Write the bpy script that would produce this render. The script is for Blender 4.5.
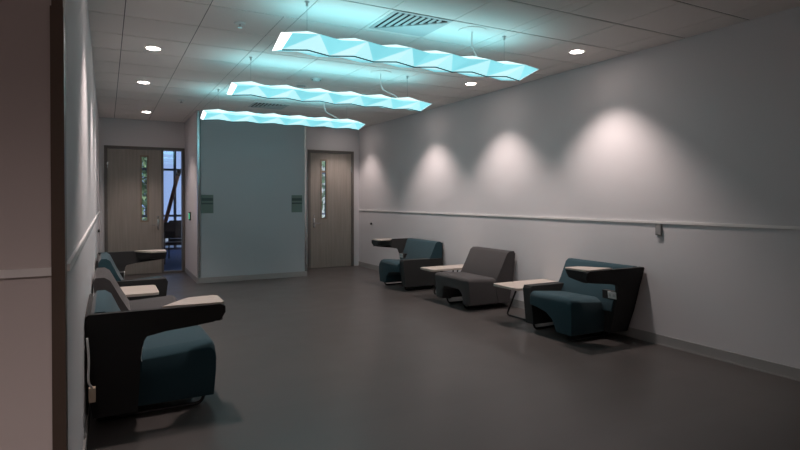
import bpy, bmesh, math, random
from mathutils import Vector, Matrix

# ------------------------------------------------------------------ camera, world, lights, exposure
scene = bpy.context.scene
COL = scene.collection
for o in list(bpy.data.objects):
    bpy.data.objects.remove(o)

cam_data = bpy.data.cameras.new('camera')
cam_data.sensor_fit = 'HORIZONTAL'
cam_data.sensor_width = 36.0
cam_data.lens = 550.0 / 800.0 * 36.0
cam_data.shift_y = -0.0247
cam_data.clip_start = 0.05
cam_data.clip_end = 300
cam = bpy.data.objects.new('camera', cam_data)
COL.objects.link(cam)
cam.location = (0, 0, 1.45)
cam.rotation_euler = (math.radians(90 - 0.6), 0, math.radians(-28.1))
scene.camera = cam

scene.view_settings.view_transform = 'Standard'
scene.view_settings.look = 'None'
scene.view_settings.gamma = 1.0
scene.view_settings.use_curve_mapping = False
scene.view_settings.exposure = 0.0

world = bpy.data.worlds.new('sky')
scene.world = world
world.use_nodes = True
bg = world.node_tree.nodes['Background']
bg.inputs[0].default_value = (0.46, 0.60, 1.0, 1)
bg.inputs[1].default_value = 0.95

sun = bpy.data.lights.new('sun', 'SUN')
sun.energy = 3.2; sun.angle = math.radians(1); sun.color = (1.0, 0.95, 0.86)
sun_o = bpy.data.objects.new('sun', sun); COL.objects.link(sun_o)
sun_o.rotation_euler = (math.radians(48), 0, math.radians(12))   # from behind the photographer, over the roof

FIXTURE_GLOW = 1.0
SPOT_W = 130.0
SPOT_HALF = 49.0
LAMP_COL = (1.0, 0.83, 0.78)
CORRIDOR_FILL_W = 215.0

# ------------------------------------------------------------------ materials
def new_mat(name):
    m = bpy.data.materials.new(name)
    m.use_nodes = True
    nt = m.node_tree
    return m, nt, nt.nodes['Principled BSDF']

def mat(name, col, rough=0.6, metal=0.0, noise=0.0, nscale=40.0, bump=0.0, bscale=200.0, sheen=0.0, spec=0.5):
    m, nt, b = new_mat(name)
    b.inputs['Base Color'].default_value = (*col, 1)
    b.inputs['Roughness'].default_value = rough
    b.inputs['Metallic'].default_value = metal
    b.inputs['Specular IOR Level'].default_value = spec
    if sheen:
        b.inputs['Sheen Weight'].default_value = sheen
    tc = nt.nodes.new('ShaderNodeTexCoord')
    if noise:
        n = nt.nodes.new('ShaderNodeTexNoise'); n.inputs['Scale'].default_value = nscale
        n.inputs['Detail'].default_value = 4
        nt.links.new(tc.outputs['Object'], n.inputs['Vector'])
        r = nt.nodes.new('ShaderNodeMapRange')
        r.inputs[3].default_value = 1 - noise; r.inputs[4].default_value = 1 + noise
        nt.links.new(n.outputs['Fac'], r.inputs[0])
        mx = nt.nodes.new('ShaderNodeVectorMath'); mx.operation = 'SCALE'
        mx.inputs[0].default_value = col
        nt.links.new(r.outputs[0], mx.inputs['Scale'])
        nt.links.new(mx.outputs[0], b.inputs['Base Color'])
    if bump:
        n2 = nt.nodes.new('ShaderNodeTexNoise'); n2.inputs['Scale'].default_value = bscale
        nt.links.new(tc.outputs['Object'], n2.inputs['Vector'])
        bp = nt.nodes.new('ShaderNodeBump'); bp.inputs['Strength'].default_value = bump
        bp.inputs['Distance'].default_value = 0.002
        nt.links.new(n2.outputs['Fac'], bp.inputs['Height'])
        nt.links.new(bp.outputs[0], b.inputs['Normal'])
    return m

def emis(name, col, strength):
    m, nt, b = new_mat(name)
    b.inputs['Base Color'].default_value = (*col, 1)
    b.inputs['Emission Color'].default_value = (*col, 1)
    b.inputs['Emission Strength'].default_value = strength
    return m

def wood_mat(name, c1, c2, axis='Z', rough=0.5, sc=1.0):
    m, nt, b = new_mat(name)
    tc = nt.nodes.new('ShaderNodeTexCoord')
    mp = nt.nodes.new('ShaderNodeMapping')
    s = {'Z': (14, 14, 0.7), 'X': (0.8, 14, 14), 'Y': (14, 0.8, 14)}[axis]
    mp.inputs['Scale'].default_value = tuple(v * sc for v in s)
    n = nt.nodes.new('ShaderNodeTexNoise'); n.inputs['Scale'].default_value = 2.0; n.inputs['Detail'].default_value = 6
    cr = nt.nodes.new('ShaderNodeValToRGB')
    cr.color_ramp.elements[0].position = 0.3; cr.color_ramp.elements[0].color = (*c1, 1)
    cr.color_ramp.elements[1].position = 0.7; cr.color_ramp.elements[1].color = (*c2, 1)
    nt.links.new(tc.outputs['Object'], mp.inputs[0]); nt.links.new(mp.outputs[0], n.inputs['Vector'])
    nt.links.new(n.outputs['Fac'], cr.inputs[0]); nt.links.new(cr.outputs[0], b.inputs['Base Color'])
    b.inputs['Roughness'].default_value = rough
    return m

def glass_mat(name, tint=(0.95, 0.98, 1.0)):
    m = bpy.data.materials.new(name); m.use_nodes = True
    nt = m.node_tree
    for n in list(nt.nodes): nt.nodes.remove(n)
    out = nt.nodes.new('ShaderNodeOutputMaterial')
    t = nt.nodes.new('ShaderNodeBsdfTransparent'); t.inputs[0].default_value = (*tint, 1)
    g = nt.nodes.new('ShaderNodeBsdfGlossy'); g.inputs['Roughness'].default_value = 0.02
    mx = nt.nodes.new('ShaderNodeMixShader'); mx.inputs[0].default_value = 0.06
    nt.links.new(t.outputs[0], mx.inputs[1]); nt.links.new(g.outputs[0], mx.inputs[2])
    nt.links.new(mx.outputs[0], out.inputs[0])
    return m

def floor_mat():
    m, nt, b = new_mat('vinyl_floor')
    tc = nt.nodes.new('ShaderNodeTexCoord')
    mp = nt.nodes.new('ShaderNodeMapping'); mp.inputs['Scale'].default_value = (1, 1, 1)
    br = nt.nodes.new('ShaderNodeTexBrick')
    br.inputs['Scale'].default_value = 1.0
    br.inputs['Brick Width'].default_value = 1.2; br.inputs['Row Height'].default_value = 0.18
    br.inputs['Mortar Size'].default_value = 0.0015; br.inputs['Mortar Smooth'].default_value = 0.5
    br.inputs['Color1'].default_value = (0.084, 0.075, 0.072, 1)
    br.inputs['Color2'].default_value = (0.090, 0.081, 0.078, 1)
    br.inputs['Mortar'].default_value = (0.09, 0.078, 0.072, 1)
    n = nt.nodes.new('ShaderNodeTexNoise'); n.inputs['Scale'].default_value = 3.0; n.inputs['Detail'].default_value = 5
    mx = nt.nodes.new('ShaderNodeMix'); mx.data_type = 'RGBA'; mx.blend_type = 'MULTIPLY'
    mx.inputs[0].default_value = 0.25
    nt.links.new(tc.outputs['Object'], mp.inputs[0]); nt.links.new(mp.outputs[0], br.inputs['Vector'])
    nt.links.new(tc.outputs['Object'], n.inputs['Vector'])
    nt.links.new(br.outputs[0], mx.inputs[6]); nt.links.new(n.outputs['Fac'], mx.inputs[7])
    nt.links.new(mx.outputs[2], b.inputs['Base Color'])
    r = nt.nodes.new('ShaderNodeMapRange'); r.inputs[3].default_value = 0.28; r.inputs[4].default_value = 0.38
    nt.links.new(n.outputs['Fac'], r.inputs[0]); nt.links.new(r.outputs[0], b.inputs['Roughness'])
    b.inputs['Specular IOR Level'].default_value = 0.5
    return m

def lamp_skin_mat():
    # translucent folded film of the pendant: glows cyan, paler where a facet faces the strip above
    m, nt, b = new_mat('glowing_cyan_film')
    at = nt.nodes.new('ShaderNodeAttribute'); at.attribute_name = 'glow'; at.attribute_type = 'GEOMETRY'
    cr = nt.nodes.new('ShaderNodeValToRGB')
    e = cr.color_ramp.elements
    e[0].position = 0.0; e[0].color = (0.07, 0.42, 0.52, 1)
    e[1].position = 1.0; e[1].color = (0.80, 1.0, 1.0, 1)
    k = cr.color_ramp.elements.new(0.5); k.color = (0.29, 0.84, 0.93, 1)
    nt.links.new(at.outputs['Fac'], cr.inputs[0])
    nt.links.new(cr.outputs[0], b.inputs['Emission Color'])
    b.inputs['Emission Strength'].default_value = FIXTURE_GLOW
    b.inputs['Base Color'].default_value = (0.3, 0.5, 0.52, 1)
    b.inputs['Roughness'].default_value = 0.5
    return m

M = {
    'wall': mat('painted_wall', (0.62, 0.605, 0.62), 0.75, noise=0.015, nscale=2, bump=0.05, bscale=300),
    'pink': mat('painted_wall_warm', (0.60, 0.54, 0.53), 0.75, noise=0.015, nscale=2),
    'panel': mat('blue_grey_wall_panel', (0.40, 0.44, 0.465), 0.45, noise=0.01, nscale=2),
    'ceil': mat('ceiling_tile', (0.84, 0.80, 0.77), 0.9, noise=0.03, nscale=120, bump=0.1, bscale=400),
    'gap': mat('ceiling_grid_shadow', (0.13, 0.13, 0.13), 0.9),
    'base': mat('vinyl_baseboard', (0.30, 0.295, 0.29), 0.5),
    'rail': mat('chair_rail_paint', (0.80, 0.78, 0.77), 0.35),
    'floor': floor_mat(),
    'carpet': mat('blue_carpet', (0.05, 0.10, 0.22), 0.95, noise=0.3, nscale=30, bump=0.4, bscale=500),
    'door': wood_mat('grey_oak_veneer', (0.25, 0.225, 0.200), (0.31, 0.28, 0.25), 'Z', 0.5),
    'frame': mat('dark_bronze_door_frame', (0.13, 0.12, 0.11), 0.45),
    'vframe': mat('oak_vision_frame', (0.22, 0.17, 0.12), 0.5, noise=0.1, nscale=30),
    'steel': mat('brushed_steel', (0.62, 0.62, 0.62), 0.25, 1.0, noise=0.03, nscale=60),
    'bronze': mat('bronze_corner_guard', (0.14, 0.105, 0.085), 0.35, 0.6, noise=0.1, nscale=5),
    'teal': mat('teal_wool', (0.021, 0.054, 0.069), 0.92, noise=0.12, nscale=160, bump=0.4, bscale=500, sheen=0.15, spec=0.2),
    'char': mat('charcoal_wool', (0.027, 0.0265, 0.027), 0.9, noise=0.12, nscale=160, bump=0.4, bscale=500, sheen=0.1, spec=0.2),
    'grey': mat('taupe_grey_wool', (0.052, 0.048, 0.049), 0.92, noise=0.12, nscale=160, bump=0.4, bscale=500, sheen=0.15, spec=0.2),
    'lam': wood_mat('pale_wood_laminate', (0.46, 0.40, 0.35), (0.54, 0.47, 0.42), 'X', 0.38, 0.7),
    'black': mat('black_powder_coat', (0.015, 0.015, 0.016), 0.35, 0.3),
    'blackplastic': mat('black_plastic', (0.02, 0.02, 0.02), 0.4),
    'white': mat('white_plastic', (0.75, 0.75, 0.74), 0.4),
    'beige': mat('beige_plastic', (0.45, 0.36, 0.27), 0.5),
    'greyplastic': mat('grey_plastic', (0.27, 0.27, 0.27), 0.4),
    'sign': mat('grey_green_sign', (0.15, 0.21, 0.19), 0.5),
    'signdark': mat('dark_green_sign_band', (0.05, 0.085, 0.08), 0.45),
    'led': emis('green_led', (0.1, 1.0, 0.45), 1.6),
    'glass': glass_mat('clear_glass'),
    'alu': mat('window_mullion', (0.16, 0.19, 0.24), 0.4, 0.3),
    'redwood': wood_mat('red_brown_wood', (0.34, 0.10, 0.05), (0.45, 0.15, 0.08), 'Z', 0.5),
    'leaf': mat('green_leaves', (0.26, 0.36, 0.17), 0.7, noise=0.4, nscale=6),
    'bark': mat('tree_bark', (0.12, 0.09, 0.06), 0.9, noise=0.3, nscale=20),
    'ground': mat('outdoor_paving', (0.35, 0.35, 0.33), 0.9, noise=0.1, nscale=3),
    'lens': emis('lit_lamp_lens', (1.0, 0.86, 0.80), 40.0),
    'capglow': emis('white_lamp_end', (0.95, 0.98, 1.0), 2.2),
    'skin': lamp_skin_mat(),
    'uplight': emis('open_top_uplight', (0.32, 0.90, 1.0), 3.0),
    'seam': mat('dark_teal_seam', (0.03, 0.14, 0.17), 0.6),
    'wire': mat('steel_wire', (0.5, 0.5, 0.5), 0.3, 0.9),
    'pale': mat('pale_render', (0.72, 0.70, 0.62), 0.8, noise=.05, nscale=3),
    'vent': mat('white_grille', (0.55, 0.56, 0.56), 0.5),
    'dark': mat('dark_duct', (0.012, 0.012, 0.014), 0.9),
}

# ------------------------------------------------------------------ mesh helpers
def link(name, bm, m, parent=None, smooth=False, bevel=0.0, seg=3, ang=30):
    if bevel:
        es = [e for e in bm.edges if len(e.link_faces) == 2 and e.calc_face_angle(0) > math.radians(ang)]
        bmesh.ops.bevel(bm, geom=es, offset=bevel, segments=seg, profile=0.5, affect='EDGES', clamp_overlap=True)
    bmesh.ops.recalc_face_normals(bm, faces=bm.faces)
    me = bpy.data.meshes.new(name)
    bm.to_mesh(me); bm.free()
    for mm in (m if isinstance(m, (list, tuple)) else [m]):
        me.materials.append(mm)
    if smooth or bevel:
        me.shade_smooth()
        me.set_sharp_from_angle(angle=math.radians(40))
    o = bpy.data.objects.new(name, me)
    COL.objects.link(o)
    if parent: o.parent = parent
    return o

def box(bm, x0, x1, y0, y1, z0, z1, mi=0):
    vs = [bm.verts.new(p) for p in ((x0, y0, z0), (x1, y0, z0), (x1, y1, z0), (x0, y1, z0),
                                    (x0, y0, z1), (x1, y0, z1), (x1, y1, z1), (x0, y1, z1))]
    for f in ((0, 3, 2, 1), (4, 5, 6, 7), (0, 1, 5, 4), (1, 2, 6, 5), (2, 3, 7, 6), (3, 0, 4, 7)):
        bm.faces.new([vs[i] for i in f]).material_index = mi
    return vs

def prism(bm, pts, axis, a, b, shear=None):
    """polygon pts extruded along axis: 'Y' pts=(x,z); 'X' pts=(y,z); 'Z' pts=(x,y)"""
    def v(p, t):
        if axis == 'Y': return (p[0], t, p[1])
        if axis == 'X': return (t, p[0], p[1])
        return (p[0], p[1], t)
    A = [bm.verts.new(v(p, a)) for p in pts]
    B = [bm.verts.new(v(p, b)) for p in pts]
    n = len(pts)
    bm.faces.new(A); bm.faces.new(B[::-1])
    for i in range(n):
        bm.faces.new((A[i], B[i], B[(i + 1) % n], A[(i + 1) % n]))
    return A, B

def cyl(bm, c, r, h, axis='Z', seg=24, r2=None):
    r2 = r if r2 is None else r2
    mtx = {'Z': Matrix(), 'X': Matrix.Rotation(math.pi / 2, 4, 'Y'), 'Y': Matrix.Rotation(-math.pi / 2, 4, 'X')}[axis]
    bmesh.ops.create_cone(bm, cap_ends=True, segments=seg, radius1=r, radius2=r2, depth=h,
                          matrix=Matrix.Translation(c) @ mtx)

def tube(bm, pts, r, seg=10, closed=False):
    pts = [Vector(p) for p in pts]
    n = len(pts); rings = []
    up = None
    for i, p in enumerate(pts):
        if i == 0: d = pts[1] - p
        elif i == n - 1: d = p - pts[-2]
        else: d = (pts[i + 1] - p).normalized() + (p - pts[i - 1]).normalized()
        d.normalize()
        if up is None:
            up = Vector((0, 0, 1)) if abs(d.z) < 0.9 else Vector((1, 0, 0))
        s = d.cross(up).normalized(); up = s.cross(d).normalized()
        rings.append([bm.verts.new(p + (s * math.cos(2 * math.pi * k / seg) + up * math.sin(2 * math.pi * k / seg)) * r) for k in range(seg)])
    for i in range(n - 1):
        for k in range(seg):
            bm.faces.new((rings[i][k], rings[i][(k + 1) % seg], rings[i + 1][(k + 1) % seg], rings[i + 1][k]))
    bm.faces.new(rings[0][::-1]); bm.faces.new(rings[-1])

def fillet(pts, r, n=5):
    pts = [Vector(p) for p in pts]
    out = [pts[0]]
    for i in range(1, len(pts) - 1):
        a, b, c = pts[i - 1], pts[i], pts[i + 1]
        ra = min(r, (a - b).length * .45, (c - b).length * .45)
        p, q = b + (a - b).normalized() * ra, b + (c - b).normalized() * ra
        for k in range(n + 1):
            t = k / n
            out.append(p * (1 - t) ** 2 + b * 2 * t * (1 - t) + q * t * t)
    out.append(pts[-1])
    return out

def B(): return bmesh.new()

def tag(o, label, cat, group=None, kind=None):
    if label: o['label'] = label
    if cat: o['category'] = cat
    if group: o['group'] = group
    if kind: o['kind'] = kind
    return o

def thing(name, loc, label, cat, group=None, rotz=0):
    o = bpy.data.objects.new(name, None); o.empty_display_size = 0.1
    COL.objects.link(o); o.location = loc; o.rotation_euler = (0, 0, rotz)
    return tag(o, label, cat, group)

def struct(o, label=None, cat=None):
    o['kind'] = 'structure'
    if label: o['label'] = label
    if cat: o['category'] = cat
    return o

def copy_tree(o, parent=None):
    c = o.copy(); COL.objects.link(c)
    if parent: c.parent = parent
    for ch in list(o.children): copy_tree(ch, c)
    return c

def quick(name, m, fn, parent=None, **k):
    bm = B(); fn(bm)
    return link(name, bm, m, parent, **k)

# ------------------------------------------------------------------ dimensions of the room
XL, XR = -0.12, 4.88          # side walls
YR, YL, YB = 11.04, 11.75, 10.0
BX0, BX1 = 1.39, 3.33         # projecting centre wall
ZC = 2.99
RAIL = 1.222

# floor
struct(quick('floor', M['floor'], lambda b: box(b, -3.2, 8.2, -3.4, YL + .06, -0.1, 0)), 'dark grey brown vinyl floor of the waiting hall', 'floor')

# ceiling: one mesh of tiles with grid gaps below a backing slab
def ceiling():
    b = B()
    g = 0.005
    ys = [3.97 + .6 * k for k in range(-13, 14)]
    ys = [-3.4] + [y for y in ys if -3.3 < y < YL] + [YL]
    xs0 = [-3.2, -2.82, -2.23, -1.64, -1.05, -0.46, 0.141, 0.735, 1.328, 1.45, 2.045, 2.64, 3.24, 3.375, 3.97, 4.565, 5.16, 5.75, 6.35, 6.95, 7.55, 8.2]
    for j in range(len(ys) - 1):
        y0, y1 = ys[j], ys[j + 1]
        xs = [x for x in xs0 if not (y1 < 4.6 and x == 1.328)]
        if y0 > YR: xs = [x for x in xs if x < 1.5]
        for i in range(len(xs) - 1):
            box(b, xs[i] + .0035, xs[i + 1] - .0035, y0 + .008, y1 - .008, ZC, ZC + .012)
    box(b, -3.2, 8.2, -3.4, YR + .12, ZC + .005, ZC + .1, 1); box(b, -3.2, BX1, YR + .12, YL, ZC + .005, ZC + .1, 1)
    return struct(link('ceiling', b, [M['ceil'], M['gap']]), 'white acoustic tile ceiling in thin grid', 'ceiling')
ceiling()

# walls
W0 = 2.14   # where the left wall begins
struct(quick('wall_left', M['wall'], lambda b: box(b, XL - .12, XL, W0, YL, 0, ZC)), 'pale grey left wall lit by downlights', 'wall')
struct(quick('wall_right', M['wall'], lambda b: box(b, XR, XR + .14, 2.33, YR + .1, 0, ZC)), 'long pale grey right wall lit by downlights', 'wall')
def wback_r(b):
    box(b, BX1, 3.71, YR, YR + .12, 0, ZC); box(b, 4.745, XR, YR, YR + .12, 0, ZC)
    box(b, 3.71, 4.745, YR, YR + .12, 2.49, ZC)
struct(quick('wall_back_right', M['wall'], wback_r), 'back wall around the right door', 'wall')
def wback_l(b):
    box(b, XL - .12, -.033, YL, YL + .12, 0, ZC); box(b, -.033, BX0, YL, YL + .12, 2.47, ZC)
struct(quick('wall_back_left', M['wall'], wback_l), 'back wall around the left door', 'wall')
struct(quick('wall_alcove_side', M['wall'], lambda b: box(b, BX0, BX0 + .05, YB + .03, YL + .12, 0, ZC)), 'side wall of the left door alcove', 'wall')
struct(quick('wall_center', M['panel'], lambda b: box(b, BX0 + .05, BX1, YB, YL + .12, 0, ZC) or box(b, BX0, BX0 + .05, YB, YB + .03, 0, ZC)), 'projecting blue grey wall between the two doors', 'wall')
# near wall facing the camera, left
struct(quick('wall_front_left', M['pink'], lambda b: box(b, -3.2, XL - .02, 2.055, 2.139, 0, ZC)), 'pinkish near wall end at left edge', 'wall')
struct(quick('wall_front_right', M['pink'], lambda b: box(b, XR + .03, 8.2, 2.33, 2.44, 0, ZC)), 'near wall end at right edge', 'wall')
# corridor behind the camera
struct(quick('wall_corridor', M['pink'], lambda b: box(b, -3.2, 8.2, -3.5, -3.4, 0, ZC)), 'corridor wall behind', 'wall')
struct(quick('wall_corridor_left', M['pink'], lambda b: box(b, -3.3, -3.2, -3.5, 2.165, 0, ZC)), 'corridor end wall left', 'wall')
struct(quick('wall_corridor_right', M['pink'], lambda b: box(b, 8.2, 8.3, -3.5, 2.44, 0, ZC)), 'corridor end wall right', 'wall')

# corner guards
def guard_l(b):
    box(b, XL - .034, XL + .003, 2.048, 2.143, 0.0, 2.06)
struct(quick('trim_1', M['bronze'], guard_l, bevel=.002), 'dark bronze corner guard at the left wall end', 'trim')
def upper_l(b):
    box(b, XL - .030, XL + .0015, 2.052, 2.143, 2.06, ZC)
struct(quick('dark_strip', M['bronze'], upper_l), 'dark strip above the corner guard', 'trim')  # plain dark strip from the guard top up to the ceiling
struct(quick('trim_3', M['bronze'], lambda b: box(b, XR - .004, XR + .05, 2.30, 2.345, 0, ZC)), 'dark edge trim at the right wall end', 'trim')
struct(quick('trim_4', M['steel'], lambda b: (box(b, BX0 - .004, BX0 + .03, YB - .004, YB, 0.1, ZC - .02), box(b, BX0 - .004, BX0, YB, YB + .05, .1, ZC - .02))), 'polished steel corner guard left', 'trim')
struct(quick('trim_5', M['steel'], lambda b: (box(b, BX1 - .03, BX1 + .004, YB - .004, YB, 0.1, ZC - .02), box(b, BX1, BX1 + .004, YB, YB + .05, .1, ZC - .02))), 'polished steel corner guard right', 'trim')

# chair rails
def rail(b, x0, x1, y0, y1): box(b, x0, x1, y0, y1, RAIL - .012, RAIL + .013)
struct(quick('trim_6', M['rail'], lambda b: rail(b, XL, XL + .012, W0, YL), bevel=.003), 'thin pale chair rail along the left wall', 'trim')
struct(quick('trim_7', M['rail'], lambda b: rail(b, XR - .012, XR, 2.345, YR), bevel=.003), 'thin pale chair rail along the right wall', 'trim')
struct(quick('trim_8', M['panel'], lambda b: box(b, BX0 + .03, BX1 - .03, YB - .003, YB, RAIL - .006, RAIL + .006)), 'thin rail line across the centre wall', 'trim')
struct(quick('trim_9', M['rail'], lambda b: rail(b, -3.2, XL - .034, 2.043, 2.055), bevel=.003), 'thin rail on the pinkish near wall', 'trim')

# baseboards
def bb(name, x0, x1, y0, y1, label):
    def f(b):
        box(b, x0, x1, y0, y1, 0, .095)
    struct(quick(name, M['base'], f, bevel=.003), label, 'baseboard')
bb('baseboard_left', XL, XL + .012, W0, YL, 'grey baseboard of the left wall')
def bbr(b):
    box(b, XR - .012, XR, 2.345, YR, 0, .098); box(b, XR - .02, XR, 2.345, YR, 0, .012)
struct(quick('baseboard_right', M['base'], bbr, bevel=.003), 'grey baseboard of the right wall', 'baseboard')
bb('baseboard_center', BX0 - .012, BX1 + .012, YB - .012, YB, 'grey baseboard of the centre wall')
bb('baseboard_alcove', BX0 - .012, BX0, YB, YL - .03, 'grey baseboard of the alcove side')
bb('baseboard_box_right', BX1, BX1 + .012, YB, YR - .02, 'grey baseboard right of the centre wall')
bb('baseboard_back', BX1 + .012, 3.71, YR - .012, YR, 'grey baseboard beside right door')
bb('baseboard_front_left', -3.2, XL - .034, 2.043, 2.055, 'grey baseboard of the near wall')

# ------------------------------------------------------------------ doors
def lever(parent, x, y, z, d, plate_h=.16):
    """lever handle on a plate; d = direction the lever points (+1/-1 in x)"""
    h = quick('handle', M['steel'], lambda b: (box(b, x - .02, x + .02, y - .008, y, z - .09, z + .11),
              cyl(b, (x, y - .03, z), .009, .05, 'Y', 12), box(b, min(x, x + d * .12) - .004, max(x, x + d * .12), y - .062, y - .05, z - .009, z + .009)),
              parent, bevel=.003)
    quick('lock_cylinder', M['steel'], lambda b: cyl(b, (x, y - .012, z + .16), .016, .02, 'Y', 16), parent)
    return h

d1 = struct(thing('door_1', (0, 0, 0), 'left grey wood door with narrow window and side light', 'door'))
def frame1(b):
    y0, y1 = YL - .025, YL + .14
    box(b, -.033, .02, y0, y1, 0, 2.47); box(b, .955, .995, y0, y1, 0, 2.42)
    box(b, 1.335, 1.386, y0, y1, 0, 2.47); box(b, .02, 1.335, y0, y1, 2.42, 2.47)
    box(b, .995, 1.335, y0, y1, 0, .03); box(b, .02, .955, YL + .005, y1, 0, .012); box(b, .02, .032, YL + .046, y1, 0, 2.42)
quick('frame', M['frame'], frame1, d1, bevel=.003)
def leaf_with_slot(b, x0, x1, y0, y1, z1, sx0, sx1, sz0, sz1):
    box(b, x0, sx0, y0, y1, .01, z1); box(b, sx1, x1, y0, y1, .01, z1)
    box(b, sx0, sx1, y0, y1, .01, sz0); box(b, sx0, sx1, y0, y1, sz1, z1)
def vframe(b, sx0, sx1, y0, y1, sz0, sz1, w=.03, mid=None):
    box(b, sx0, sx0 + w, y0, y1, sz0, sz1); box(b, sx1 - w, sx1, y0, y1, sz0, sz1)
    box(b, sx0 + w, sx1 - w, y0, y1, sz0, sz0 + w); box(b, sx0 + w, sx1 - w, y0, y1, sz1 - w, sz1)
    if mid: box(b, sx0 + w, sx1 - w, y0, y1, mid - .02, mid + .02)
lf = quick('leaf', M['door'], lambda b: leaf_with_slot(b, .0205, .9545, YL, YL + .045, 2.415, .585, .725, 1.02, 2.30), d1)
quick('window_frame', M['vframe'], lambda b: vframe(b, .580, .730, YL - .008, YL + .053, 1.015, 2.305, .028), lf, bevel=.003)
quick('pane', M['glass'], lambda b: box(b, .605, .705, YL + .02, YL + .026, 1.04, 2.28), lf)
quick('side_pane', M['glass'], lambda b: box(b, .995, 1.335, YL + .05, YL + .058, .03, 2.42), d1)
lever(d1, .895, YL, .95, -1)
for z in (.3, 1.25, 2.1):
    quick('hinge', M['steel'], lambda b: cyl(b, (.022, YL - .012, z), .008, .11, 'Z', 10), d1)

d2 = struct(thing('door_2', (0, 0, 0), 'right grey wood door with narrow window by the right wall', 'door'))
def frame2(b):
    y0, y1 = YR - .025, YR + .14
    box(b, 3.71, 3.765, y0, y1, 0, 2.49); box(b, 4.69, 4.745, y0, y1, 0, 2.49); box(b, 3.765, 4.69, y0, y1, 2.44, 2.49); box(b, 3.765, 4.69, YR + .005, y1, 0, .012)
quick('frame', M['frame'], frame2, d2, bevel=.003)
lf = quick('leaf', M['door'], lambda b: leaf_with_slot(b, 3.7655, 4.6895, YR, YR + .045, 2.435, 3.995, 4.135, 1.04, 2.29), d2)
quick('window_frame', M['vframe'], lambda b: vframe(b, 3.990, 4.140, YR - .008, YR + .053, 1.035, 2.295, .028, 2.04), lf, bevel=.003)
quick('pane', M['glass'], lambda b: box(b, 4.015, 4.115, YR + .02, YR + .026, 1.06, 2.27), lf)
lever(d2, 3.85, YR, .95, 1)
for z in (.3, 1.25, 2.1):
    quick('hinge', M['steel'], lambda b: cyl(b, (4.688, YR - .012, z), .008, .11, 'Z', 10), d2)

# ------------------------------------------------------------------ lounge and outdoors behind the doors
struct(quick('floor_lounge', M['carpet'], lambda b: (box(b, -2.2, BX0, YL + .12, 17.2, -.1, -.002), box(b, BX0, BX1, YL + .12, 17.2, -.1, -.002), box(b, BX1, 9.2, YR + .12, 17.2, -.1, -.002), box(b, .995, 1.335, YL + .06, YL + .12, -.1, -.002))), 'dark blue carpet of the lounge beyond the door', 'floor')
struct(quick('ceiling_lounge', M['ceil'], lambda b: (box(b, -2.2, 6.2, YL + .0, 17.2, ZC, ZC + .1), box(b, BX1, 9.2, YR + .12, YL, ZC, ZC + .1))), 'ceiling of the lounge', 'ceiling')
struct(quick('wall_lounge_left', M['wall'], lambda b: box(b, -2.3, -2.2, YL + .1, 17.2, 0, ZC)), 'lounge side wall', 'wall')
struct(quick('wall_lounge_right', M['wall'], lambda b: box(b, 9.2, 9.3, YR + .1, 17.2, 0, ZC)), 'lounge side wall right', 'wall')
struct(quick('wall_lounge_front', M['wall'], lambda b: (box(b, -2.2, XL - .12, YL, YL + .12, 0, ZC), box(b, XR + .14, 9.2, YR, YR + .12, 0, ZC))), 'lounge front wall', 'wall')
w1 = struct(thing('window_1', (0, 0, 0), 'tall lounge window wall seen through the left side light', 'window'))
def mull(b):
    for x in (-2.2, -1.4, -.6, .1, 1.72, 2.5, 3.3, 4.1, 4.95, 5.6, 7.0, 8.0, 9.1):
        box(b, x, x + .07, 17.1, 17.2, 0, ZC)
    for z in (0, .95, 2.28, ZC - .14):
        box(b, -2.2, 9.2, 17.11, 17.19, z, z + .06)
quick('window_frame', M['alu'], mull, w1)
quick('pane', M['glass'], lambda b: box(b, -2.2, 9.2, 17.145, 17.155, 0, ZC), w1)
struct(quick('floor_outdoors', M['ground'], lambda b: box(b, -14, 20, 17.2, 40, -.2, -.1)), 'outdoor paving', 'ground')

def lounge_chair_simple(name, x, y, label, rz):
    t = thing(name, (x, y, 0), label, 'chair', 'black armchairs in the lounge', rz)
    quick('seat', M['blackplastic'], lambda b: box(b, -.24, .24, -.24, .22, .42, .48), t, bevel=.02)
    quick('backrest', M['blackplastic'], lambda b: box(b, -.24, .24, .20, .25, .55, .92), t, bevel=.02)
    for sx in (-1, 1):
        quick('leg', M['black'], lambda b: tube(b, [(sx * .25, -.22, .0), (sx * .25, -.22, .66)], .014), t)
        quick('leg', M['black'], lambda b: tube(b, [(sx * .25, .27, .0), (sx * .25, .23, .90)], .014), t)
        quick('armrest', M['black'], lambda b: box(b, sx * .25 - .02, sx * .25 + .02, -.24, .24, .655, .685), t, bevel=.006)
    return t
lounge_chair_simple('lounge_armchair', 1.36, 13.55, 'black armchair nearest in the lounge behind the left side light', .15)
lounge_chair_simple('lounge_armchair', 1.62, 14.75, 'black armchair farther back in the lounge behind the left side light', -.1)

# slanted red-brown timber post with black cap in the lounge
p = thing('timber_post', (1.18, 14.2, 0), 'slanted red-brown timber pole leaning in the lounge beyond side light', 'pole')
quick('shaft', M['redwood'], lambda b: tube(b, [(-.17, 0, 0.0), (.345, 0, 2.04)], .045, 8), p)
quick('cap', M['blackplastic'], lambda b: tube(b, [(.34, 0, 2.02), (.375, 0, 2.15)], .055, 10), p)

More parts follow.
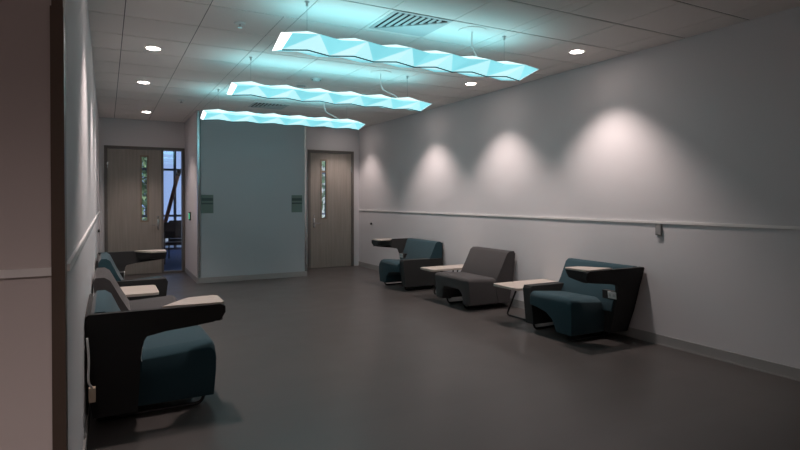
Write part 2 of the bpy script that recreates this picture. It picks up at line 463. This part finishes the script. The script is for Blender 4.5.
# trees outside the window
bd = thing('added_pale_building', (10.8, 26.5, -.1), 'pale sunlit building added as bright backdrop to the right door window', 'building')  # pale block added to brighten what shows through the right door pane
quick('wall', M['pale'], lambda b: box(b, -4, 5, 0, 2.4, 0, 4.6), bd)
for wx in (-3, -.8, 1.4, 3.6):
    fw = quick('window_frame', M['alu'], lambda b: box(b, wx, wx + .9, -.04, -.001, 2.6, 3.8), bd)
random.seed(4)
def tree(x, y, h, r, label):
    t = thing('leafy_tree', (x, y, -.1), label, 'tree', 'trees outside the lounge window')
    quick('trunk', M['bark'], lambda b: tube(b, [(0, 0, 0), (.05, 0, h * .5), (0, .05, h * .8)], .09, 8), t)
    def crown(b):
        for i in range(900):
            while True:
                v = Vector((random.uniform(-1, 1), random.uniform(-1, 1), random.uniform(-1, 1)))
                if v.length < 1: break
            c = Vector((v.x * r, v.y * r, h * .55 + v.z * h * .45))
            s = random.uniform(.06, .15)
            e = Matrix.Rotation(random.uniform(0, 6.28), 3, Vector((random.random() - .5, random.random() - .5, random.random() - .5)).normalized())
            vs = [b.verts.new(c + e @ Vector(q)) for q in ((-s, 0, 0), (0, -s * .5, 0), (s, 0, 0), (0, s * .5, .02))]
            b.faces.new(vs)
    quick('crown', M['leaf'], crown, t)
tree(1.22, 20.5, 4.6, .45, 'leafy green tree at the left of the side light view')
tree(7.7, 20.5, 4.6, 1.0, 'leafy green tree seen through the right door window')

# ------------------------------------------------------------------ downlights
def downlight(x, y, label, w=SPOT_W, half=SPOT_HALF, blend=.65):
    t = thing('downlight', (x, y, ZC), label, 'ceiling light', 'recessed round downlights')
    def ring(b):
        n = 32
        for (r0, r1, z0, z1) in ((.082, .066, -.006, -.004),):
            a = [b.verts.new((r0 * math.cos(6.28318 * k / n), r0 * math.sin(6.28318 * k / n), -.0005)) for k in range(n)]
            c = [b.verts.new((r0 * .98 * math.cos(6.28318 * k / n), r0 * .98 * math.sin(6.28318 * k / n), -.006)) for k in range(n)]
            d = [b.verts.new((r1 * math.cos(6.28318 * k / n), r1 * math.sin(6.28318 * k / n), -.004)) for k in range(n)]
            for k in range(n):
                q = (k + 1) % n
                b.faces.new((a[k], a[q], c[q], c[k])); b.faces.new((c[k], c[q], d[q], d[k]))
    quick('trim_ring', M['white'], ring, t, smooth=True)
    quick('lens', M['lens'], lambda b: cyl(b, (0, 0, -.002), .067, .003, 'Z', 32), t)
    ld = bpy.data.lights.new('downlight_beam', 'SPOT')
    ld.energy = w; ld.color = LAMP_COL; ld.spot_size = math.radians(2 * half); ld.spot_blend = blend
    ld.shadow_soft_size = .05
    lo = bpy.data.objects.new('lamp', ld); COL.objects.link(lo); lo.parent = t; lo.location = (0, 0, -.02)
    return t
names = {
    (4.33, 4.20): 'lit round downlight nearest the camera along the right wall',
    (4.28, 6.02): 'lit round downlight between the first two cyan pendants, near right wall',
    (4.28, 7.87): 'lit round downlight near right wall behind the second cyan pendant',
    (4.30, 10.45): 'lit round downlight in front of the right door',
    (.43, 6.14): 'lit round downlight largest of the three near the left wall',
    (.44, 7.98): 'lit round downlight in the middle of the three near the left wall',
    (.63, 10.65): 'lit round downlight farthest back in front of the left door',
}
for (x, y), l in names.items():
    downlight(x, y, l, w=SPOT_W * (1.0 if y < 9 else .62))
downlight(.43, 4.15, 'lit round downlight above the near left armchair', w=SPOT_W)
# unseen corridor lamps, added behind the photographer as warm fill light
for (x, l) in ((-1.6, 'leftmost'), (.5, 'middle'), (5.6, 'rightmost')):
    downlight(x, -.6, l + ' unseen fill downlight added in the near corridor', w=CORRIDOR_FILL_W * (1 if x < 2 else .12), half=70, blend=1)

# ------------------------------------------------------------------ folded cyan pendants
def pendant(y, label, cx=3.2, drop=0.0):
    t = thing('folded_pendant_light', (0, y, 0), label, 'pendant light', 'three folded cyan linear pendants')
    x0, x1, n = 1.19, 3.52, 12
    zA, zB, zC = 2.655 - drop, 2.742 - drop, 2.605 - drop
    rings = []
    for k in range(n + 1):
        x = x0 + (x1 - x0) * k / n
        s = 1 if k % 2 else -1
        # zigzag folds alternate along the body
        rings.append([Vector((x, -.27 - .022 * s, zA + .004 * s)), Vector((x, -.022 * s, zC + .006 * s)),
                      Vector((x, .27 - .022 * s, zA + .004 * s)), Vector((x, -.03 * s, zB + .010 * s))])
    b = B()
    lay = b.faces.layers.float.new('glow')
    vs = [[b.verts.new(p) for p in r] for r in rings]
    rnd = random.Random(11)
    for k in range(n):
        for j in range(4):
            a, c = vs[k][j], vs[k][(j + 1) % 4]
            d, e = vs[k + 1][(j + 1) % 4], vs[k + 1][j]
            tris = ((a, c, d), (a, d, e)) if (k + j) % 2 else ((a, c, e), (c, d, e))
            for i, tr in enumerate(tris):
                f = b.faces.new(tr)
                f.normal_update()
                base = {0: .52, 1: .50, 2: .8, 3: .82}[j]
                f[lay] = max(0, min(1, base + (.20 if (i + k) % 2 else -.16) + rnd.uniform(-.08, .08)))
    sh = link('shade', b, M['skin'], t)
    quick('uplight_strip', M['uplight'], lambda b: prism(b, [(.07, zB + .003), (.07, zB - .003), (.22, zB - .051), (.22, zB - .045)], 'X', x0 + .05, x1 - .05), t)
    # attribute domain is FACE: read by the shader
    quick('end_plate', M['capglow'], lambda b: b.faces.new([b.verts.new(p + Vector((-.002, 0, 0))) for p in rings[0]]), t)
    quick('end_plate', M['capglow'], lambda b: b.faces.new([b.verts.new(p + Vector((.002, 0, 0))) for p in rings[-1]]), t)
    quick('seam', M['seam'], lambda b: tube(b, [r[1] + Vector((0, 0, -.003)) for r in rings], .006, 6), t)
    for x in (1.385, 3.32):
        quick('suspension_wire', M['wire'], lambda b: tube(b, [(x, 0, zB - .02), (x, 0, ZC - .02)], .002, 6), t)
        quick('wire_anchor', M['wire'], lambda b: (cyl(b, (x, 0, ZC - .018), .010, .034, 'Z', 10), cyl(b, (x, 0, ZC - .003), .02, .005, 'Z', 14)), t)
    quick('canopy', M['ceil'], lambda b: cyl(b, (2.95, 0, ZC - .003), .13, .006, 'Z', 32), t)
    quick('power_cable', M['white'], lambda b: tube(b, fillet([(2.95, 0, ZC - .01), (2.945, 0, 2.85), (2.99, .0, 2.78), (cx - .06, .0, 2.765 - drop), (cx, 0, 2.73 - drop)], .1, 8), .005, 8), t)
    return t
pendant(4.13, 'glowing cyan folded linear pendant, nearest and largest of three', 3.06)
pendant(6.02, 'glowing cyan folded linear pendant, middle one of three', drop=.03)
pendant(7.98, 'glowing cyan folded linear pendant, farthest and smallest, before the centre wall', drop=.045)

# ------------------------------------------------------------------ ceiling devices
def diffuser(x, y, label):
    t = thing('air_diffuser', (x, y, ZC), label, 'air vent', 'square louvred air diffusers')
    w = .5
    quick('frame', M['vent'], lambda b: (box(b, -.03, w + .03, -.03, 0, -.006, 0), box(b, -.03, w + .03, w - .04, w - .01, -.006, 0),
          box(b, -.03, 0, 0, w - .04, -.006, 0), box(b, w, w + .03, 0, w - .04, -.006, 0)), t)
    quick('duct', M['dark'], lambda b: box(b, 0, w, 0, w - .04, -.0015, -.0005), t)
    def bl(b):
        h = w - .04
        n = 9
        for i in range(n):
            xx = (i + .55) * w / n
            yy = h * (1 - xx / w)
            if yy > .03:
                prism(b, [(xx - .002, -.002), (xx + .002, -.002), (xx + .017, -.012), (xx + .013, -.013)], 'Y', 0.0, yy - .004)
    quick('blade', M['vent'], bl, t)
    def plate(b):
        h = w - .04
        prism(b, [(.02, h), (w, h), (w, .02)], 'Z', -.012, -.002)
    quick('cover_plate', M['vent'], plate, t)
    return t
diffuser(2.11, 4.0, 'white louvred air diffuser above the nearest cyan pendant')
diffuser(2.11, 8.77, 'dark looking air diffuser between the middle and farthest pendants')

for (x, y, l) in ((1.035, 4.90, 'small white sprinkler head in ceiling left of the nearest pendant'), (1.03, 9.12, 'small sprinkler head in ceiling near the farthest pendant left end')):
    t = thing('sprinkler_head', (x, y, ZC), l, 'sprinkler', 'ceiling sprinklers')
    quick('escutcheon', M['white'], lambda b: cyl(b, (0, 0, -.006), .045, .012, 'Z', 24, r2=.05), t, smooth=True)
    quick('deflector', M['steel'], lambda b: (cyl(b, (0, 0, -.025), .009, .03, 'Z', 12), cyl(b, (0, 0, -.04), .022, .004, 'Z', 16)), t)
t = thing('smoke_detector', (2.366, 6.704, ZC), 'white smoke detector on ceiling between the nearest and middle pendants', 'smoke detector')
quick('base', M['white'], lambda b: cyl(b, (0, 0, -.008), .07, .016, 'Z', 28, r2=.075), t, smooth=True)
quick('sensor_head', M['white'], lambda b: cyl(b, (0, 0, -.026), .04, .02, 'Z', 24, r2=.055), t, smooth=True)
for q in (-.055, .03):
    quick('strobe', M['blackplastic'], lambda b: box(b, q, q + .025, -.02, .01, -.024, -.014), t)
t = thing('ceiling_speaker', (2.338, 7.22, ZC), 'small dark round ceiling speaker before the middle pendant', 'speaker')
quick('grille', M['greyplastic'], lambda b: cyl(b, (0, 0, -.004), .06, .008, 'Z', 28), t)
quick('rim', M['vent'], lambda b: cyl(b, (0, 0, -.002), .075, .004, 'Z', 28), t)

# ------------------------------------------------------------------ wall devices
def plaque(x0, label):
    t = thing('room_sign', (x0, YB, 1.37), label, 'sign', 'grey green room signs')
    w = .205
    quick('plate', M['sign'], lambda b: box(b, 0, w, -.008, -.0005, -.16, .16), t, bevel=.002)
    quick('band', M['signdark'], lambda b: box(b, .006, w - .006, -.0105, -.008, .055, .105), t)
    quick('band', M['signdark'], lambda b: box(b, .006, w - .006, -.0105, -.008, -.005, .022), t)
    quick('ridge', M['sign'], lambda b: box(b, 0, w, -.013, -.008, .030, .048), t)
plaque(1.442, 'grey green room sign at the left edge of the centre wall')
plaque(3.045, 'grey green room sign at the right edge of the centre wall')

t = thing('card_reader', (BX0, 10.92, 1.13), 'black card reader with green light beside the left side light', 'card reader')
quick('housing', M['blackplastic'], lambda b: box(b, -.03, -.0005, -.045, .045, -.07, .09), t, bevel=.005)
quick('status_light', M['led'], lambda b: box(b, -.0335, -.029, -.040, -.028, -.045, .065), t)

t = thing('wall_switch_box', (XR, 3.63, RAIL - .076), 'small dark grey box on right wall just under chair rail', 'wall box')
quick('cover', M['greyplastic'], lambda b: box(b, -.022, -.0005, -.030, .030, -.048, .058), t, bevel=.004)
quick('lip', M['blackplastic'], lambda b: box(b, -.023, -.004, -.026, .026, -.054, -.048), t)

for (x, y, z, s, l) in ((XR, 10.378, .945, -1, 'tiny black round bumper on right wall near the right door'), (XL, 9.3, .985, 1, 'tiny black round bumper on left wall near the left door')):
    t = thing('wall_bumper', (x, y, z), l, 'door stop', 'wall door bumpers')
    quick('bumper', M['blackplastic'], lambda b: cyl(b, (s * .02, 0, 0), .022, .03, 'X', 18), t)
    quick('flange', M['wall'], lambda b: cyl(b, (s * .003, 0, 0), .035, .005, 'X', 18), t)

# charger cable behind near left chair
t = thing('power_cord', (XL + .01, 3.50, .56), 'white cord with beige plug hanging behind the near left armchair', 'cord')
quick('cord', M['white'], lambda b: tube(b, fillet([(.012, 0, .12), (.02, .03, .0), (.015, .02, -.13), (.03, .14, -.20)], .05), .006, 8), t)
quick('plug', M['beige'], lambda b: box(b, .015, .05, .12, .165, -.28, -.20), t, bevel=.008)

# ------------------------------------------------------------------ seating
def skid(parent, v, u1=.73):
    quick('sled_leg', M['black'], lambda b: tube(b, fillet([(u1 - .015, v, .12), (u1, v, .085), (u1 - .03, v, .012), (.17, v, .012), (.14, v, .12)], .035, 6), .0115, 10), parent)

def wing_chair(rot, x, y, mirror, label, W=1.0, F=.80):
    """u = local x out from the wall, v = local y; wing arm on the v=0 side (mirror flips v)"""
    t = thing('wing_armchair', (x, y, 0), label, 'armchair', 'teal and charcoal wing armchairs', rot)
    s = -1 if mirror else 1
    V = lambda v: s * v
    def flare(b, lim=.30):
        # the wing side leans outwards: its foot sits further in than its top
        for v in b.verts:
            d = v.co.y * s
            if d < lim:
                v.co.y += s * .18 * (lim - d) / lim * max(0, .76 - v.co.z) / .69
    # charcoal rear shell
    def shell(b):
        prism(b, [(.035, .075), (.0, .30), (.0, .735), (.006, .745), (.022, .745), (.03, .50), (.075, .075)], 'Y', V(.0), V(W - .04))
        flare(b)
    quick('back_shell', M['char'], shell, t, bevel=.005)
    # teal back cushion
    quick('backrest', M['teal'], lambda b: prism(b, [(.05, .30), (.024, .50), (.024, .72), (.05, .762), (.105, .762), (.145, .735), (.225, .56), (.315, .40), (.31, .30)], 'Y', V(.055), V(W - .035)) and flare(b), t, bevel=.018)
    # seat with arched front and one waterfall side
    def seat(b):
        pts = [(V(.27), .07), (V(.255), .25), (V(.27), .40), (V(.32), .445), (V(W - .12), .435), (V(W - .12), .30), (V(.76), .285), (V(.62), .255), (V(.53), .19), (V(.48), .07)]
        prism(b, pts, 'X', .22, F)
        for v in b.verts:
            if v.co.x > .5:
                v.co.x -= max(0, .30 - v.co.z) * .08
                if v.co.z > .39: v.co.z += .012
            elif v.co.z > .4: v.co.z -= .03
        bmesh.ops.bevel(b, geom=[e for e in b.edges if all(v.co.x > .7 and v.co.z > .38 for v in e.verts) or (all(v.co.z > .39 and V(v.co.y) < .34 for v in e.verts))],
                        offset=.06, segments=5, profile=.5, affect='EDGES', clamp_overlap=True)
    quick('seat', M['teal'], seat, t, bevel=.018, seg=3, ang=25)
    # charcoal side body below the wing
    def side2(b):
        prism(b, [(.035, .07), (.0, .30), (.0, .60), (.35, .60), (.325, .56), (.31, .50), (.302, .42), (.30, .30), (.29, .07)], 'Y', V(.0), V(.045))
        prism(b, [(.035, .07), (.002, .30), (.002, .51), (.305, .51), (.30, .38), (.295, .30), (.28, .07)], 'Y', V(.03), V(.262))
        flare(b)
    quick('side_panel', M['char'], side2, t, bevel=.008)
    # wing arm: upright sheet that sweeps forward
    def wing(b):
        prism(b, [(.0, .585), (.0, .742), (.016, .758), (.78, .758), (.812, .742), (.815, .70), (.79, .655), (.74, .638), (.60, .622), (.45, .607), (.345, .585)], 'Y', V(-.004), V(.048))
        flare(b)
    quick('wing_arm', M['char'], wing, t, bevel=.010)
    # padded tip carrying the tablet
    def pad(b):
        top = [(.44, .03), (.79, .03), (.812, .06), (.812, .29), (.79, .315), (.62, .30), (.54, .22)]
        A = [b.verts.new((p[0], V(p[1]), .750)) for p in top]
        c = (.68, .04)
        Bv = [b.verts.new((c[0] + (p[0] - c[0]) * .93, V(c[1] + (p[1] - c[1]) * .86), .675 if p[1] > .2 else .642)) for p in top]
        b.faces.new(A); b.faces.new(Bv[::-1])
        for i in range(len(top)):
            j = (i + 1) % len(top)
            b.faces.new((A[i], Bv[i], Bv[j], A[j]))
    quick('tablet_support', M['char'], pad, t, bevel=.012)
    quick('tablet', M['lam'], lambda b: prism(b, [(u, V(v)) for u, v in ((.43, .035), (.78, .010), (.81, .035), (.81, .285), (.785, .315), (.62, .30), (.56, .23))], 'Z', .7515, .768), t, bevel=.004)
    # low arm
    quick('low_arm', M['char'], lambda b: prism(b, [(.06, .07), (.715, .07), (.76, .46), (.74, .495), (.05, .495), (.03, .46)], 'Y', V(W - .125), V(W)), t, bevel=.018)
    # power outlet in the side body
    def slab(b, u0, u1, a, c, z0, z1):
        vs = box(b, u0, u1, min(V(a), V(c)), max(V(a), V(c)), z0, z1)
        for v in vs: v.co.x += (v.co.z - .47) * .15
    op = quick('power_outlet', M['white'], lambda b: slab(b, .300, .312, .09, .195, .435, .505), t, bevel=.003)
    for a in (.105, .155):
        quick('socket', M['vent'], lambda b: slab(b, .312, .3135, a, a + .025, .455, .485), op)
    skid(t, V(.32)); skid(t, V(W - .09), .69)
    return t

PI = math.pi
wing_chair(0, XL + .004, 3.77, False, 'teal and charcoal wing armchair with tablet arm, nearest against the left wall')
wing_chair(PI, XR - .025, 8.62, False, 'teal and charcoal wing armchair with tablet arm, farthest along the right wall', W=1.06)
wing_chair(0, XL + .012, 8.17, True, 'teal and charcoal wing armchair with tablet arm, farthest along left wall before the door', F=.755)
wing_chair(PI, XR - .012, 3.79, True, 'teal and charcoal wing armchair with tablet arm, nearest against the right wall', W=.985, F=.765)

def armless(rot, x, y, label):
    t = thing('lounge_chair', (x, y, 0), label, 'lounge chair', 'grey armless lounge chairs', rot)
    W = .84
    quick('backrest', M['grey'], lambda b: prism(b, [(.10, .075), (.03, .40), (.0, .72), (.02, .755), (.09, .755), (.135, .725), (.225, .55), (.315, .39), (.31, .20), (.27, .075)], 'Y', 0, W), t, bevel=.025, seg=4)
    def seat(b):
        pts = [(0.004, .07), (0.004, .43), (W - .004, .43), (W - .004, .07), (W - .17, .07), (W - .19, .20), (W - .25, .255), (.25, .255), (.19, .20), (.17, .07)]
        prism(b, pts, 'X', .24, .765)
        for v in b.verts:
            if v.co.x > .5: v.co.x -= (.43 - v.co.z) * .10
            elif v.co.z > .4: v.co.z -= .03
        bmesh.ops.bevel(b, geom=[e for e in b.edges if all(v.co.x > .7 and v.co.z > .38 for v in e.verts) or (abs(e.verts[0].co.x - e.verts[1].co.x) > .4 and all(v.co.z > .39 for v in e.verts))],
                        offset=.055, segments=5, profile=.5, affect='EDGES', clamp_overlap=True)
    quick('seat', M['grey'], seat, t, bevel=.018, seg=3)
    quick('piping', M['char'], lambda b: tube(b, [(.318, .03, .40), (.318, W - .03, .40)], .005, 6), t)
    skid(t, .22, .69); skid(t, W - .22, .69)
    return t
armless(0, XL + .012, 5.54, 'grey armless lounge chair between the teal armchairs on the left wall')
armless(PI, XR - .025, 6.64, 'grey armless lounge chair between two side tables on the right wall')

def side_table(x0, x1, y0, y1, out, label):
    """out=+1: front edge towards +x"""
    cx, cy = (x0 + x1) / 2, (y0 + y1) / 2
    t = thing('side_table', (cx, cy, 0), label, 'side table', 'pale wood side tables')
    hx, hy = (x1 - x0) / 2, (y1 - y0) / 2
    def top(b):
        pts = []
        r = .05
        for sx, sy, a0 in ((1, 1, 0), (-1, 1, 90), (-1, -1, 180), (1, -1, 270)):
            rr = r if sx == out else .01
            for k in range(5):
                a = math.radians(a0 + 90 * k / 4)
                pts.append((sx * (hx - rr) + rr * math.cos(a), sy * (hy - rr) + rr * math.sin(a)))
        prism(b, pts, 'Z', .425, .450)
    quick('tabletop', M['lam'], top, t, bevel=.003)
    for u in (-.27, .04):
        uo = u * out
        quick('sled_leg', M['black'], lambda b: tube(b, fillet([(uo - .05 * out, -hy + .07, .424), (uo, -hy + .05, .011), (uo, hy + (.17 if out < 0 else 0), .011), (uo - .03 * out, hy - .02, .424)], .05, 6), .011, 10), t)
    return t
side_table(4.05, 4.86, 4.80, 5.26, -1, 'pale wood side table between near teal armchair and grey chair, right wall')
side_table(4.07, 4.86, 6.655, 7.02, -1, 'pale wood side table between grey chair and far teal armchair, right wall')
side_table(XL + .02, .50, 6.43, 7.05, 1, 'pale wood side table beside the grey chair on the left wall')
